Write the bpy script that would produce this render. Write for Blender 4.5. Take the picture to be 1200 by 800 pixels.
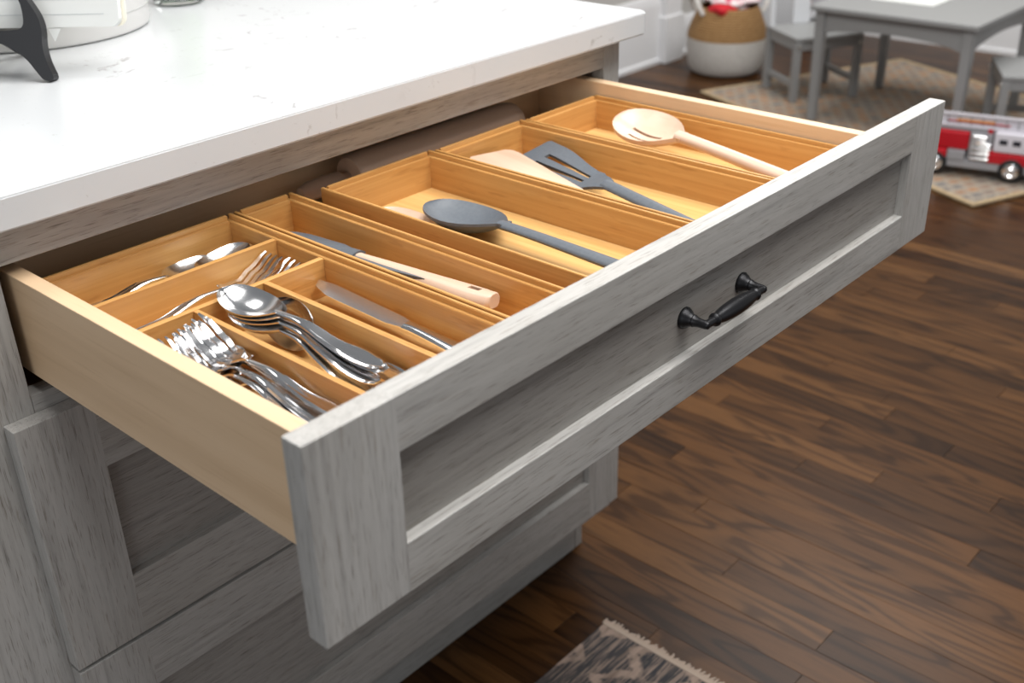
import bpy, bmesh, math, random
from mathutils import Vector, Matrix

random.seed(7)
for o in list(bpy.data.objects):
    bpy.data.objects.remove(o)
S = bpy.context.scene
C = S.collection
PI = math.pi

# ------------------------------------------------------------------ camera
CAM = Vector((-0.307, -0.8997, 0.3472))
YAW, PIT, ROL = 0.8267, 0.4891, -0.0264
FPX = 1293.44
fwd = Vector((math.sin(YAW) * math.cos(PIT), math.cos(YAW) * math.cos(PIT), -math.sin(PIT)))
right0 = Vector((math.cos(YAW), -math.sin(YAW), 0))
up0 = right0.cross(fwd)
rgt = right0 * math.cos(ROL) + up0 * math.sin(ROL)
upv = -right0 * math.sin(ROL) + up0 * math.cos(ROL)
cd = bpy.data.cameras.new('camera')
cam = bpy.data.objects.new('camera', cd)
C.objects.link(cam)
m = Matrix((rgt, upv, -fwd)).transposed().to_4x4()
m.translation = CAM
cam.matrix_world = m
cd.sensor_width = 36.0
cd.lens = FPX / 1200 * 36.0
cd.clip_start = 0.02
cd.dof.use_dof = True
cd.dof.focus_distance = 1.02
cd.dof.aperture_fstop = 6.3
S.camera = cam

# ------------------------------------------------------------------ world, lights, exposure
w = bpy.data.worlds.new('daylight'); S.world = w
w.use_nodes = True
w.node_tree.nodes['Background'].inputs[0].default_value = (0.93, 0.96, 1.0, 1)
w.node_tree.nodes['Background'].inputs[1].default_value = 0.13


def area(name, loc, target, sx, sy, power, col=(1, 1, 1)):
    l = bpy.data.lights.new(name, 'AREA')
    l.shape = 'RECTANGLE'; l.size = sx; l.size_y = sy; l.energy = power; l.color = col
    o = bpy.data.objects.new(name, l); C.objects.link(o)
    o.location = loc
    o.rotation_euler = (Vector(target) - Vector(loc)).to_track_quat('-Z', 'Y').to_euler()
    return o


area('ceiling_light_kitchen', (0.75, -0.72, 1.70), (0.68, -0.50, 0), 1.8, 1.1, 47, (1.0, 0.985, 0.96))
area('ceiling_light_island', (0.30, 0.75, 1.70), (0.30, 0.60, 0), 0.8, 0.6, 8, (1.0, 0.985, 0.96))
area('ceiling_light_playroom', (3.3, 0.5, 1.65), (3.3, 0.5, 0), 1.4, 1.4, 38, (1.0, 0.985, 0.96))
area('window_light', (1.6, -3.3, 0.75), (0.9, 0.0, -0.2), 2.2, 1.5, 5, (0.95, 0.98, 1.0))
area('window_light_left', (-2.7, -1.1, 0.75), (0.2, -0.2, -0.2), 2.0, 1.4, 14, (0.95, 0.98, 1.0))
S.view_settings.view_transform = 'Standard'
S.view_settings.look = 'None'
S.view_settings.gamma = 1
S.view_settings.use_curve_mapping = False
S.view_settings.exposure = 0.68

# ------------------------------------------------------------------ materials
MATS = {}


class NT:
    def __init__(s, name):
        s.m = bpy.data.materials.new(name); s.m.use_nodes = True
        s.t = s.m.node_tree; s.b = s.t.nodes['Principled BSDF']
        MATS[name] = s.m

    def n(s, typ, **kw):
        nd = s.t.nodes.new(typ)
        for k, v in kw.items():
            if k in nd.inputs: nd.inputs[k].default_value = v
            else: setattr(nd, k, v)
        return nd

    def l(s, a, ao, b, bi):
        s.t.links.new(a.outputs[ao], b.inputs[bi])

    def coords(s, scale, src='Object', rnd=False):
        if src == 'Position':
            tc = s.n('ShaderNodeNewGeometry'); out = 'Position'
        else:
            tc = s.n('ShaderNodeTexCoord'); out = src
        mp = s.n('ShaderNodeMapping'); mp.inputs['Scale'].default_value = scale
        s.l(tc, out, mp, 'Vector')
        if rnd:
            oi = s.n('ShaderNodeObjectInfo')
            mu = s.n('ShaderNodeMath', operation='MULTIPLY'); mu.inputs[1].default_value = 37.0
            s.l(oi, 'Random', mu, 0)
            cx = s.n('ShaderNodeCombineXYZ')
            for i in range(3): s.l(mu, 0, cx, i)
            s.l(cx, 0, mp, 'Location')
        return mp

    def noise(s, mp, scale=1.0, detail=4.0, rough=0.55, dist=0.0):
        nd = s.n('ShaderNodeTexNoise', Scale=scale, Detail=detail, Roughness=rough, Distortion=dist)
        s.l(mp, 0, nd, 'Vector'); return nd

    def ramp(s, src, out, stops, interp='LINEAR'):
        r = s.n('ShaderNodeValToRGB'); e = r.color_ramp.elements
        r.color_ramp.interpolation = interp
        while len(e) < len(stops): e.new(0.5)
        for i, (p, c) in enumerate(stops):
            e[i].position = p; e[i].color = (*c, 1) if len(c) == 3 else c
        s.l(src, out, r, 'Fac'); return r

    def mix(s, a, ao, b, bo, fac=0.5, mode='MIX', facsrc=None):
        x = s.n('ShaderNodeMix', data_type='RGBA', blend_type=mode)
        x.inputs[0].default_value = fac
        if facsrc: s.l(facsrc[0], facsrc[1], x, 0)
        for (src, o, idx) in ((a, ao, 6), (b, bo, 7)):
            if isinstance(src, tuple): x.inputs[idx].default_value = (*src, 1)
            else: s.l(src, o, x, idx)
        return x

    def col(s, nd, out=0):
        s.l(nd, out, s.b, 'Base Color')

    def bump(s, nd, out, strength=0.2, dist=0.001):
        b = s.n('ShaderNodeBump', Strength=strength, Distance=dist)
        s.l(nd, out, b, 'Height'); s.l(b, 'Normal', s.b, 'Normal')


def plain(name, col, rough=0.5, metal=0.0, **kw):
    k = NT(name); k.b.inputs['Base Color'].default_value = (*col, 1)
    k.b.inputs['Roughness'].default_value = rough; k.b.inputs['Metallic'].default_value = metal
    for a, v in kw.items(): k.b.inputs[a.replace('_', ' ')].default_value = v
    return k.m


def axis_scale(ax, along, across):
    v = [across] * 3; v['XYZ'.index(ax)] = along
    return tuple(v)


def grey_wood(name, ax, mul=1.0, warm=1.0):
    k = NT(name)
    mp = k.coords(axis_scale(ax, 7, 170), rnd=True)
    n1 = k.noise(mp, 1.0, 5, 0.62, 0.1)
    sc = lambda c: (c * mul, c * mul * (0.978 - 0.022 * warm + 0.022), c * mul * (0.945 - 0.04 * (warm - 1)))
    streak = k.ramp(n1, 'Fac', [(0.27, sc(0.30)), (0.42, sc(0.385)), (0.58, sc(0.43)), (0.8, sc(0.465))])
    mp2 = k.coords(axis_scale(ax, 42, 900), rnd=True)              # short dark open pores
    n2 = k.noise(mp2, 1.0, 2, 0.5)
    fine = k.ramp(n2, 'Fac', [(0.30, (0.38, 0.35, 0.32)), (0.41, (1, 1, 1))])
    mp3 = k.coords(axis_scale(ax, 2.2, 9), rnd=True)
    n3 = k.noise(mp3, 1.0, 4, 0.55)
    tone = k.ramp(n3, 'Fac', [(0.3, (0.86, 0.84, 0.81)), (0.65, (1.03, 1.03, 1.03))])
    mp4 = k.coords(axis_scale(ax, 26, 430), rnd=True)              # brown glaze left in the grain
    n4 = k.noise(mp4, 1.0, 3, 0.6)
    glz = k.ramp(n4, 'Fac', [(0.30, (0.62, 0.57, 0.51)), (0.40, (1, 1, 1))])
    x = k.mix(streak, 0, fine, 0, 0.62, 'MULTIPLY')
    x = k.mix(x, 2, glz, 0, 0.7, 'MULTIPLY')
    y = k.mix(x, 2, tone, 0, 1.0, 'MULTIPLY')
    k.col(y, 2); k.bump(n2, 'Fac', 0.12, 0.0006)
    k.b.inputs['Roughness'].default_value = 0.46
    return k.m


def bamboo(name, ax, cols, fine=1.0):
    k = NT(name)
    mp = k.coords(axis_scale(ax, 2.2, 150), rnd=True)
    n1 = k.noise(mp, 1.0, 5, 0.6, 0.1)
    c = k.ramp(n1, 'Fac', [(0.25, cols[0]), (0.5, cols[1]), (0.75, cols[2])])
    mp2 = k.coords(axis_scale(ax, 22, 160), rnd=True)
    n2 = k.noise(mp2, 1.0, 2, 0.5)
    f = k.ramp(n2, 'Fac', [(0.26, (0.70, 0.60, 0.5)), (0.40, (1, 1, 1))])
    mp3 = k.coords(axis_scale(ax, 9, 26), rnd=True)        # darker bamboo nodes
    n3 = k.noise(mp3, 1.0, 2, 0.4)
    g = k.ramp(n3, 'Fac', [(0.70, (1, 1, 1)), (0.78, (0.80, 0.68, 0.55))])
    x = k.mix(c, 0, f, 0, 0.6 * fine, 'MULTIPLY')
    y = k.mix(x, 2, g, 0, fine, 'MULTIPLY')
    k.col(y, 2)
    k.b.inputs['Roughness'].default_value = 0.38
    return k.m


def maple(name, ax, cols):
    k = NT(name)
    mp = k.coords(axis_scale(ax, 1.6, 34), rnd=True)
    n1 = k.noise(mp, 1.0, 4, 0.5, 0.4)
    c = k.ramp(n1, 'Fac', [(0.28, cols[0]), (0.52, cols[1]), (0.78, cols[2])])
    mp2 = k.coords(axis_scale(ax, 12, 300), rnd=True)
    n2 = k.noise(mp2, 1.0, 2, 0.5)
    f = k.ramp(n2, 'Fac', [(0.28, (0.90, 0.87, 0.83)), (0.42, (1, 1, 1))])
    k.col(k.mix(c, 0, f, 0, 0.7, 'MULTIPLY'), 2)
    k.b.inputs['Roughness'].default_value = 0.36
    return k.m


for a in 'XYZ':
    grey_wood('grey_wood_' + a, a)
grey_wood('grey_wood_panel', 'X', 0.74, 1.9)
BC = [(0.46, 0.225, 0.066), (0.55, 0.290, 0.092), (0.63, 0.360, 0.130)]
for a in 'XY':
    bamboo('bamboo_' + a, a, BC)
bamboo('bamboo_floor', 'Y', [(0.58, 0.33, 0.11), (0.68, 0.41, 0.155), (0.76, 0.48, 0.20)], 0.5)
MP = [(0.60, 0.415, 0.25), (0.68, 0.485, 0.305), (0.74, 0.545, 0.36)]
maple('maple_Y', 'Y', MP); maple('maple_X', 'X', MP)
maple('beech_Y', 'Y', [(0.58, 0.41, 0.30), (0.64, 0.47, 0.355), (0.68, 0.51, 0.395)])
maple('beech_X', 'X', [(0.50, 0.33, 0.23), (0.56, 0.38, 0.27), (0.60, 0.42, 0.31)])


def floor_mat(name, field=False):
    k = NT(name)
    if field:
        tc = k.n('ShaderNodeNewGeometry')
        mpb = k.n('ShaderNodeMapping'); mpb.inputs['Rotation'].default_value = (0, 0, PI / 2)
        k.l(tc, 'Position', mpb, 'Vector')
        br = k.n('ShaderNodeTexBrick', offset=0.37)
        br.inputs['Scale'].default_value = 1.0
        br.inputs['Brick Width'].default_value = 0.8; br.inputs['Row Height'].default_value = 0.057
        br.inputs['Mortar Size'].default_value = 0.0008
        br.inputs['Color1'].default_value = (0, 0, 0, 1); br.inputs['Color2'].default_value = (1, 1, 1, 1)
        br.inputs['Mortar'].default_value = (0.1, 0.1, 0.1, 1)
        k.l(mpb, 0, br, 'Vector'); rs, ro = br, 'Color'
        mp = k.coords((14, 2.1, 1), 'Position'); mpf = k.coords((330, 14, 1), 'Position')
    else:
        rs = k.n('ShaderNodeObjectInfo'); ro = 'Random'
        mp = k.coords((14, 2.1, 1), 'Position', True); mpf = k.coords((330, 14, 1), 'Position', True)
    base = k.ramp(rs, ro, [(0.0, (0.030, 0.0122, 0.0038)), (0.22, (0.048, 0.0200, 0.0062)), (0.48, (0.060, 0.0252, 0.0078)),
                           (0.72, (0.072, 0.0305, 0.0096)), (0.9, (0.088, 0.0390, 0.0130)), (1.0, (0.112, 0.0530, 0.0195))])
    ng = k.noise(mp, 1.0, 2, 0.45, 0.6)
    m1 = k.n('ShaderNodeMath', operation='MULTIPLY'); m1.inputs[1].default_value = 40.0; k.l(ng, 'Fac', m1, 0)
    m2 = k.n('ShaderNodeMath', operation='SINE'); k.l(m1, 0, m2, 0)
    m3 = k.n('ShaderNodeMapRange'); m3.inputs['From Min'].default_value = -1; k.l(m2, 0, m3, 0)
    wr = k.ramp(m3, 0, [(0.03, (0.38, 0.33, 0.28)), (0.28, (0.95, 0.95, 0.95)), (0.9, (1.2, 1.18, 1.12))])
    nf = k.noise(mpf, 1.0, 3, 0.6)
    fr = k.ramp(nf, 'Fac', [(0.30, (0.55, 0.52, 0.5)), (0.46, (1.0, 1.0, 1.0)), (0.7, (1.15, 1.15, 1.12))])
    x = k.mix(base, 0, wr, 0, 0.72, 'MULTIPLY'); y = k.mix(x, 2, fr, 0, 0.75, 'MULTIPLY')
    k.col(y, 2); k.bump(nf, 'Fac', 0.10, 0.0006)
    k.b.inputs['Roughness'].default_value = 0.33; k.b.inputs['Specular IOR Level'].default_value = 0.13
    return k.m


floor_mat('oak_plank'); floor_mat('oak_field', True)

k = NT('quartz')
mp = k.coords((1, 1, 1))
nn = k.noise(mp, 26, 6, 0.65, 1.4)
mk = k.noise(mp, 5.0, 3, 0.5)
r1 = k.ramp(nn, 'Fac', [(0.600, (0, 0, 0)), (0.650, (1, 1, 1))])
r2 = k.ramp(mk, 'Fac', [(0.50, (0, 0, 0)), (0.64, (0.8, 0.8, 0.8))])
f = k.mix(r1, 0, r2, 0, 1.0, 'MULTIPLY')
sp = k.noise(mp, 150, 3, 0.6); r3 = k.ramp(sp, 'Fac', [(0.66, (0.56, 0.575, 0.59)), (0.76, (0.46, 0.46, 0.46))])
k.col(k.mix(r3, 0, (0.33, 0.32, 0.315), None, facsrc=(f, 2)), 2)
k.b.inputs['Roughness'].default_value = 0.22

k = NT('steel'); k.b.inputs['Base Color'].default_value = (0.80, 0.80, 0.81, 1)
k.b.inputs['Metallic'].default_value = 1; k.b.inputs['Roughness'].default_value = 0.17
k = NT('steel_satin'); k.b.inputs['Base Color'].default_value = (0.74, 0.745, 0.76, 1)
k.b.inputs['Metallic'].default_value = 1; k.b.inputs['Roughness'].default_value = 0.27
k = NT('silicone'); mp = k.coords((260, 260, 260)); n = k.noise(mp, 1, 2, 0.5)
k.col(k.ramp(n, 'Fac', [(0.3, (0.090, 0.104, 0.122)), (0.7, (0.106, 0.121, 0.140))]))
k.b.inputs['Roughness'].default_value = 0.5
plain('slot_dark', (0.02, 0.022, 0.025), 0.6)
plain('black_metal', (0.016, 0.016, 0.018), 0.36, 0.6)
plain('black_lacquer', (0.010, 0.010, 0.012), 0.24, Specular_IOR_Level=0.22)
k = NT('cabinet_inside'); mp = k.coords((3, 40, 40)); n = k.noise(mp, 1, 4, 0.5)
k.col(k.ramp(n, 'Fac', [(0.3, (0.16, 0.105, 0.066)), (0.7, (0.21, 0.14, 0.09))])); k.b.inputs['Roughness'].default_value = 0.5
k = NT('wall_paint'); mp = k.coords((120, 120, 120)); n = k.noise(mp, 1, 3, 0.5)
k.col(k.ramp(n, 'Fac', [(0.2, (0.46, 0.45, 0.43)), (0.8, (0.50, 0.49, 0.47))])); k.bump(n, 'Fac', 0.05); k.b.inputs['Roughness'].default_value = 0.7
plain('trim_white', (0.74, 0.745, 0.76), 0.35)
plain('paint_grey', (0.275, 0.278, 0.278), 0.42)
plain('paint_light', (0.62, 0.635, 0.66), 0.45)
plain('paper', (0.70, 0.71, 0.69), 0.7)
plain('paper_cream', (0.80, 0.76, 0.64), 0.7)
plain('print_line', (0.55, 0.57, 0.57), 0.7)
plain('ceramic', (0.56, 0.555, 0.545), 0.35)
plain('ceramic_line', (0.52, 0.52, 0.51), 0.4)
plain('truck_red', (0.50, 0.012, 0.022), 0.25)
plain('truck_white', (0.72, 0.70, 0.76), 0.3)
plain('truck_grey', (0.33, 0.33, 0.35), 0.4)
plain('tyre', (0.012, 0.012, 0.013), 0.6)
plain('window_dark', (0.03, 0.03, 0.04), 0.15)
plain('chrome', (0.86, 0.86, 0.87), 0.08, 1.0)
plain('amber', (0.75, 0.30, 0.05), 0.4)
plain('bolt', (0.6, 0.58, 0.54), 0.3, 0.9)
plain('teal', (0.01, 0.16, 0.22), 0.5); plain('olive', (0.27, 0.26, 0.03), 0.5); plain('orange', (0.55, 0.13, 0.04), 0.5); plain('dark_brown', (0.05, 0.03, 0.02), 0.6)
plain('leaf_green', (0.20, 0.40, 0.06), 0.45)
plain('cord_white', (0.62, 0.60, 0.57), 0.8)
plain('red_cloth', (0.55, 0.008, 0.018), 0.75)
k = NT('pink_cloth'); mp = k.coords((38, 38, 38)); n = k.noise(mp, 1, 3, 0.6)
k.col(k.ramp(n, 'Fac', [(0.40, (0.62, 0.07, 0.14)), (0.47, (0.78, 0.62, 0.64)), (0.7, (0.82, 0.78, 0.78))])); k.b.inputs['Roughness'].default_value = 0.9
k = NT('glass'); k.b.inputs['Base Color'].default_value = (0.95, 0.98, 0.96, 1); k.b.inputs['Roughness'].default_value = 0.03
k.b.inputs['Transmission Weight'].default_value = 1.0; k.b.inputs['IOR'].default_value = 1.45
k = NT('water'); k.b.inputs['Base Color'].default_value = (0.93, 0.97, 0.93, 1); k.b.inputs['Roughness'].default_value = 0.0
k.b.inputs['Transmission Weight'].default_value = 1.0; k.b.inputs['IOR'].default_value = 1.33


def woven(name, c0, c1, c2):
    k = NT(name)
    mp = k.coords((1, 1, 1))
    wv = k.n('ShaderNodeTexWave', wave_type='BANDS', bands_direction='Z', Scale=32.0, Distortion=0.3)
    k.l(mp, 0, wv, 'Vector')
    n = k.noise(k.coords((60, 60, 160)), 1, 3, 0.6)
    a = k.ramp(n, 'Fac', [(0.3, c0), (0.55, c1), (0.8, c2)])
    b = k.ramp(wv, 'Fac', [(0.1, (0.72, 0.70, 0.68)), (0.5, (1, 1, 1))])
    k.col(k.mix(a, 0, b, 0, 0.8, 'MULTIPLY'), 2); k.bump(wv, 'Fac', 0.7, 0.004)
    k.b.inputs['Roughness'].default_value = 0.8


woven('seagrass', (0.24, 0.125, 0.042), (0.34, 0.19, 0.072), (0.42, 0.26, 0.11))
woven('white_rope', (0.56, 0.54, 0.51), (0.64, 0.62, 0.59), (0.70, 0.68, 0.65))

# flat woven playroom rug: beige with rows of grey and orange flecks
k = NT('rug_weave')
mp = k.coords((1, 1, 1))
br = k.n('ShaderNodeTexBrick', offset=0.5); k.l(mp, 0, br, 'Vector')
br.inputs['Scale'].default_value = 1.0; br.inputs['Brick Width'].default_value = 0.050; br.inputs['Row Height'].default_value = 0.040
br.inputs['Mortar Size'].default_value = 0.008; br.inputs['Mortar Smooth'].default_value = 0.35
br.inputs['Color1'].default_value = (0.17, 0.165, 0.16, 1); br.inputs['Color2'].default_value = (0.40, 0.21, 0.10, 1)
br.inputs['Mortar'].default_value = (0.32, 0.275, 0.22, 1); br.inputs['Bias'].default_value = -0.05
n = k.noise(k.coords((170, 170, 170)), 1, 3, 0.6)
r = k.ramp(n, 'Fac', [(0.3, (0.66, 0.64, 0.62)), (0.7, (1.1, 1.1, 1.1))])
k.col(k.mix(br, 'Color', r, 0, 0.8, 'MULTIPLY'), 2); k.bump(n, 'Fac', 0.6, 0.003); k.b.inputs['Roughness'].default_value = 0.95
k = NT('jute'); n = k.noise(k.coords((150, 150, 150)), 1, 3, 0.6)
k.col(k.ramp(n, 'Fac', [(0.3, (0.30, 0.215, 0.12)), (0.7, (0.47, 0.36, 0.225))])); k.bump(n, 'Fac', 0.7, 0.003); k.b.inputs['Roughness'].default_value = 0.95

# faded vintage runner: dusty beige with charcoal motifs broken by the weave
k = NT('runner')
mp = k.coords((1, 1, 1))
vo = k.n('ShaderNodeTexVoronoi', distance='MANHATTAN', feature='F1', Scale=9.0); vo.inputs['Randomness'].default_value = 0.55
wq = k.noise(k.coords((30, 30, 30)), 1, 3, 0.6, 0.0)
sc = k.n('ShaderNodeVectorMath', operation='SCALE'); sc.inputs['Scale'].default_value = 0.035
k.l(wq, 'Color', sc, 0)
ad = k.n('ShaderNodeVectorMath', operation='ADD'); k.l(mp, 0, ad, 0); k.l(sc, 0, ad, 1); k.l(ad, 0, vo, 'Vector')
mo = k.ramp(vo, 'Distance', [(0.40, (1, 1, 1)), (0.47, (0.0, 0.0, 0.0)), (0.60, (0.0, 0, 0)), (0.66, (0.95, 0.95, 0.95))])
we = k.noise(k.coords((16, 260, 1)), 1, 3, 0.6); wr = k.ramp(we, 'Fac', [(0.42, (0.12, 0.12, 0.12)), (0.52, (1, 1, 1))])
fm = k.mix(mo, 0, wr, 0, 0.8, 'MULTIPLY')
bg = k.ramp(k.noise(k.coords((14, 90, 1)), 1, 4, 0.6), 'Fac', [(0.3, (0.15, 0.105, 0.083)), (0.5, (0.27, 0.20, 0.16)), (0.75, (0.36, 0.26, 0.21))])
k.col(k.mix(bg, 0, (0.030, 0.030, 0.034), None, facsrc=(fm, 2)), 2); k.bump(we, 'Fac', 0.5, 0.002); k.b.inputs['Roughness'].default_value = 0.95
plain('fringe', (0.38, 0.30, 0.24), 0.9)

# ------------------------------------------------------------------ object helpers


def total_loc(o):
    v = Vector((0, 0, 0))
    while o:
        v += o.location; o = o.parent
    return v


def sharp(bm, deg=38):
    lim = math.radians(deg)
    for e in bm.edges:
        e.smooth = not (len(e.link_faces) == 2 and e.calc_face_angle(0) > lim)
    for f in bm.faces: f.smooth = True


def obj(name, bm, mat, parent=None, local=False, loc=None, deg=38):
    """link one mesh object; bm is in world axes (moved into the parent's frame) unless local"""
    bmesh.ops.recalc_face_normals(bm, faces=bm.faces)
    sharp(bm, deg)
    me = bpy.data.meshes.new(name)
    off = Vector((0, 0, 0))
    if not local:
        off = total_loc(parent) if parent else Vector(loc or (0, 0, 0))
        bmesh.ops.translate(bm, verts=bm.verts, vec=-off)
    bm.to_mesh(me); bm.free()
    me.materials.append(MATS[mat])
    o = bpy.data.objects.new(name, me); C.objects.link(o)
    wn = o.modifiers.new('weighted_normal', 'WEIGHTED_NORMAL'); wn.keep_sharp = True
    if parent: o.parent = parent
    elif loc is not None: o.location = loc
    return o


def thing(name, label, cat, loc=(0, 0, 0), rotz=0, group=None):
    o = bpy.data.objects.new(name, None); C.objects.link(o)
    o.empty_display_size = 0.02
    o.location = loc; o.rotation_euler = (0, 0, rotz)
    return tag(o, label, cat, group)


def tag(o, label, cat, group=None):
    o['label'] = label; o['category'] = cat
    if group: o['group'] = group
    return o


def struct(o, label=None):
    o['kind'] = 'structure'
    if label: o['label'] = label
    return o


def dup(root, label):
    r = root.copy(); C.objects.link(r); r['label'] = label
    for ch in list(root.children):
        c = ch.copy(); C.objects.link(c); c.parent = r
        for g in list(ch.children):
            d = g.copy(); C.objects.link(d); d.parent = c
    return r


def box(bm, x0, x1, y0, y1, z0, z1, bev=0.0, seg=2):
    r = bmesh.ops.create_cube(bm, size=1)
    vs = r['verts']
    for v in vs:
        v.co = Vector(((x0 + x1) / 2 + v.co.x * (x1 - x0), (y0 + y1) / 2 + v.co.y * (y1 - y0), (z0 + z1) / 2 + v.co.z * (z1 - z0)))
    if bev:
        es = list({e for v in vs for e in v.link_edges})
        bmesh.ops.bevel(bm, geom=es, offset=bev, segments=seg, profile=0.5, affect='EDGES')
    return bm


def nb(*a, **k):
    return box(bmesh.new(), *a, **k)


def lathe(bm, prof, mat=Matrix.Identity(4), n=24, cap=True):
    """prof: (radius, height) pairs about local Z"""
    rings = []
    for r, z in prof:
        rings.append([bm.verts.new(mat @ Vector((r * math.cos(2 * PI * i / n), r * math.sin(2 * PI * i / n), z))) for i in range(n)])
    for a, b in zip(rings, rings[1:]):
        for i in range(n):
            bm.faces.new((a[i], a[(i + 1) % n], b[(i + 1) % n], b[i]))
    if cap:
        bm.faces.new(rings[0][::-1]); bm.faces.new(rings[-1])
    return bm


def tube(bm, pts, rad, n=10):
    """swept round bar; rad a number or one per point"""
    pts = [Vector(p) for p in pts]
    if not isinstance(rad, (list, tuple)): rad = [rad] * len(pts)
    rings = []; ref = None
    for i, p in enumerate(pts):
        d = (pts[min(i + 1, len(pts) - 1)] - pts[max(i - 1, 0)]).normalized()
        if ref is None:
            ref = Vector((0, 0, 1)) if abs(d.z) < 0.9 else Vector((1, 0, 0))
        a = (ref - d * ref.dot(d)).normalized(); b = d.cross(a); ref = a
        rings.append([bm.verts.new(p + (a * math.cos(2 * PI * j / n) + b * math.sin(2 * PI * j / n)) * rad[i]) for j in range(n)])
    for a, b in zip(rings, rings[1:]):
        for i in range(n): bm.faces.new((a[i], a[(i + 1) % n], b[(i + 1) % n], b[i]))
    bm.faces.new(rings[0][::-1]); bm.faces.new(rings[-1])
    return bm


def prism(bm, poly, mat, t):
    """closed outline in local XY extruded by t along local Z"""
    a = [bm.verts.new(mat @ Vector((x, y, 0))) for x, y in poly]
    b = [bm.verts.new(mat @ Vector((x, y, t))) for x, y in poly]
    n = len(poly)
    bm.faces.new(a[::-1]); bm.faces.new(b)
    for i in range(n): bm.faces.new((a[i], a[(i + 1) % n], b[(i + 1) % n], b[i]))
    return bm


def sheet(bm, ys, us, top, th, keep=None):
    """solid plate over a (y, u) grid: top(y, u) -> point, th(y, u) -> thickness; cells can be left out"""
    ni, nj = len(ys), len(us)
    T = {}; B = {}

    def tv(i, j):
        if (i, j) not in T:
            p = Vector(top(ys[i], us[j])); T[i, j] = bm.verts.new(p)
            B[i, j] = bm.verts.new(p - Vector((0, 0, th(ys[i], us[j]))))
        return T[i, j]
    K = {(i, j) for i in range(ni - 1) for j in range(nj - 1) if keep is None or keep(i, j)}
    for i, j in K:
        for q in ((i, j), (i + 1, j), (i + 1, j + 1), (i, j + 1)): tv(*q)
        bm.faces.new((T[i, j], T[i, j + 1], T[i + 1, j + 1], T[i + 1, j]))
        bm.faces.new((B[i, j], B[i + 1, j], B[i + 1, j + 1], B[i, j + 1]))
        for (di, dj, p, q) in ((-1, 0, (i, j), (i, j + 1)), (1, 0, (i + 1, j + 1), (i + 1, j)), (0, -1, (i + 1, j), (i, j)), (0, 1, (i, j + 1), (i + 1, j + 1))):
            if (i + di, j + dj) not in K:
                bm.faces.new((T[p], B[p], B[q], T[q]))
    return bm


def lin(a, b, n):
    return [a + (b - a) * i / (n - 1) for i in range(n)]


def curve(pts):
    """smooth 1-D interpolation through (x, y) pairs (monotone cosine blend)"""
    def f(x):
        if x <= pts[0][0]: return pts[0][1]
        for (x0, y0), (x1, y1) in zip(pts, pts[1:]):
            if x <= x1:
                t = (x - x0) / (x1 - x0); t = t * t * (3 - 2 * t)
                return y0 + (y1 - y0) * t
        return pts[-1][1]
    return f


def aim(o, a, b, roll=0.0):
    """origin at a, local +Y towards b, local Z up with a roll about the axis"""
    a, b = Vector(a), Vector(b)
    y = (b - a).normalized(); x = y.cross(Vector((0, 0, 1))).normalized(); z = x.cross(y)
    M = Matrix((x, y, z)).transposed() @ Matrix.Rotation(roll, 3, 'Y')
    o.location = a; o.rotation_euler = M.to_euler()
    return o


# ------------------------------------------------------------------ dimensions
W, H, D, T = 0.8956, 0.155, 0.4503, 0.019
FL = -0.873                                   # floor
XC = 0.8993                                   # right end of the cabinet
ZC0, ZC1 = 0.012, 0.0408                      # countertop
RX, BY = 4.78, 1.92                           # room walls

# ------------------------------------------------------------------ floor
fl = struct(obj('floor', nb(-1.2, RX + 0.1, -3.2, BY + 0.1, FL - 0.06, FL - 0.004), 'slot_dark', loc=(0, 0, FL)), 'dark oak strip floor of narrow stained planks')
PX0, PX1, PY0, PY1, PW = 0.30, 3.378, -0.95, BY, 0.057
bm = bmesh.new()
box(bm, PX1, RX + 0.1, -3.2, BY + 0.1, FL - 0.02, FL)
box(bm, -1.2, PX1, -3.2, PY0, FL - 0.02, FL)
box(bm, -1.2, PX0, PY0, BY + 0.1, FL - 0.02, FL)
fo = obj('plank_field', bm, 'oak_field', fl); fo['kind'] = 'stuff'
pm = None
nrow = int(round((PX1 - PX0) / PW))
for i in range(nrow):
    x = PX0 + PW * (i + 0.5)
    y = PY0 - random.uniform(0, 0.6)
    while y < PY1:
        L = random.uniform(0.45, 1.15)
        a, b = max(y, PY0), min(y + L, PY1)
        y += L
        if b - a < 0.02: continue
        if pm is None:
            po = obj('plank', nb(-0.0284, 0.0284, -0.5, 0.5, -0.018, 0.0, bev=0.0004, seg=1), 'oak_plank', fl, local=True)
            pm = po
        else:
            po = pm.copy(); C.objects.link(po); po.parent = fl
        po.location = (x, (a + b) / 2, random.uniform(-0.0003, 0.0003))
        po.scale = (1, (b - a) - 0.0008, 1)

# ------------------------------------------------------------------ walls, baseboards, trim
struct(obj('wall_back', nb(-1.2, RX + 0.1, BY, BY + 0.1, FL, 1.7), 'wall_paint'), 'grey-beige painted wall behind the woven basket')
struct(obj('wall_right', nb(RX, RX + 0.1, -3.2, BY + 0.1, FL, 1.7), 'wall_paint'), 'grey painted wall behind the play table')


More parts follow.
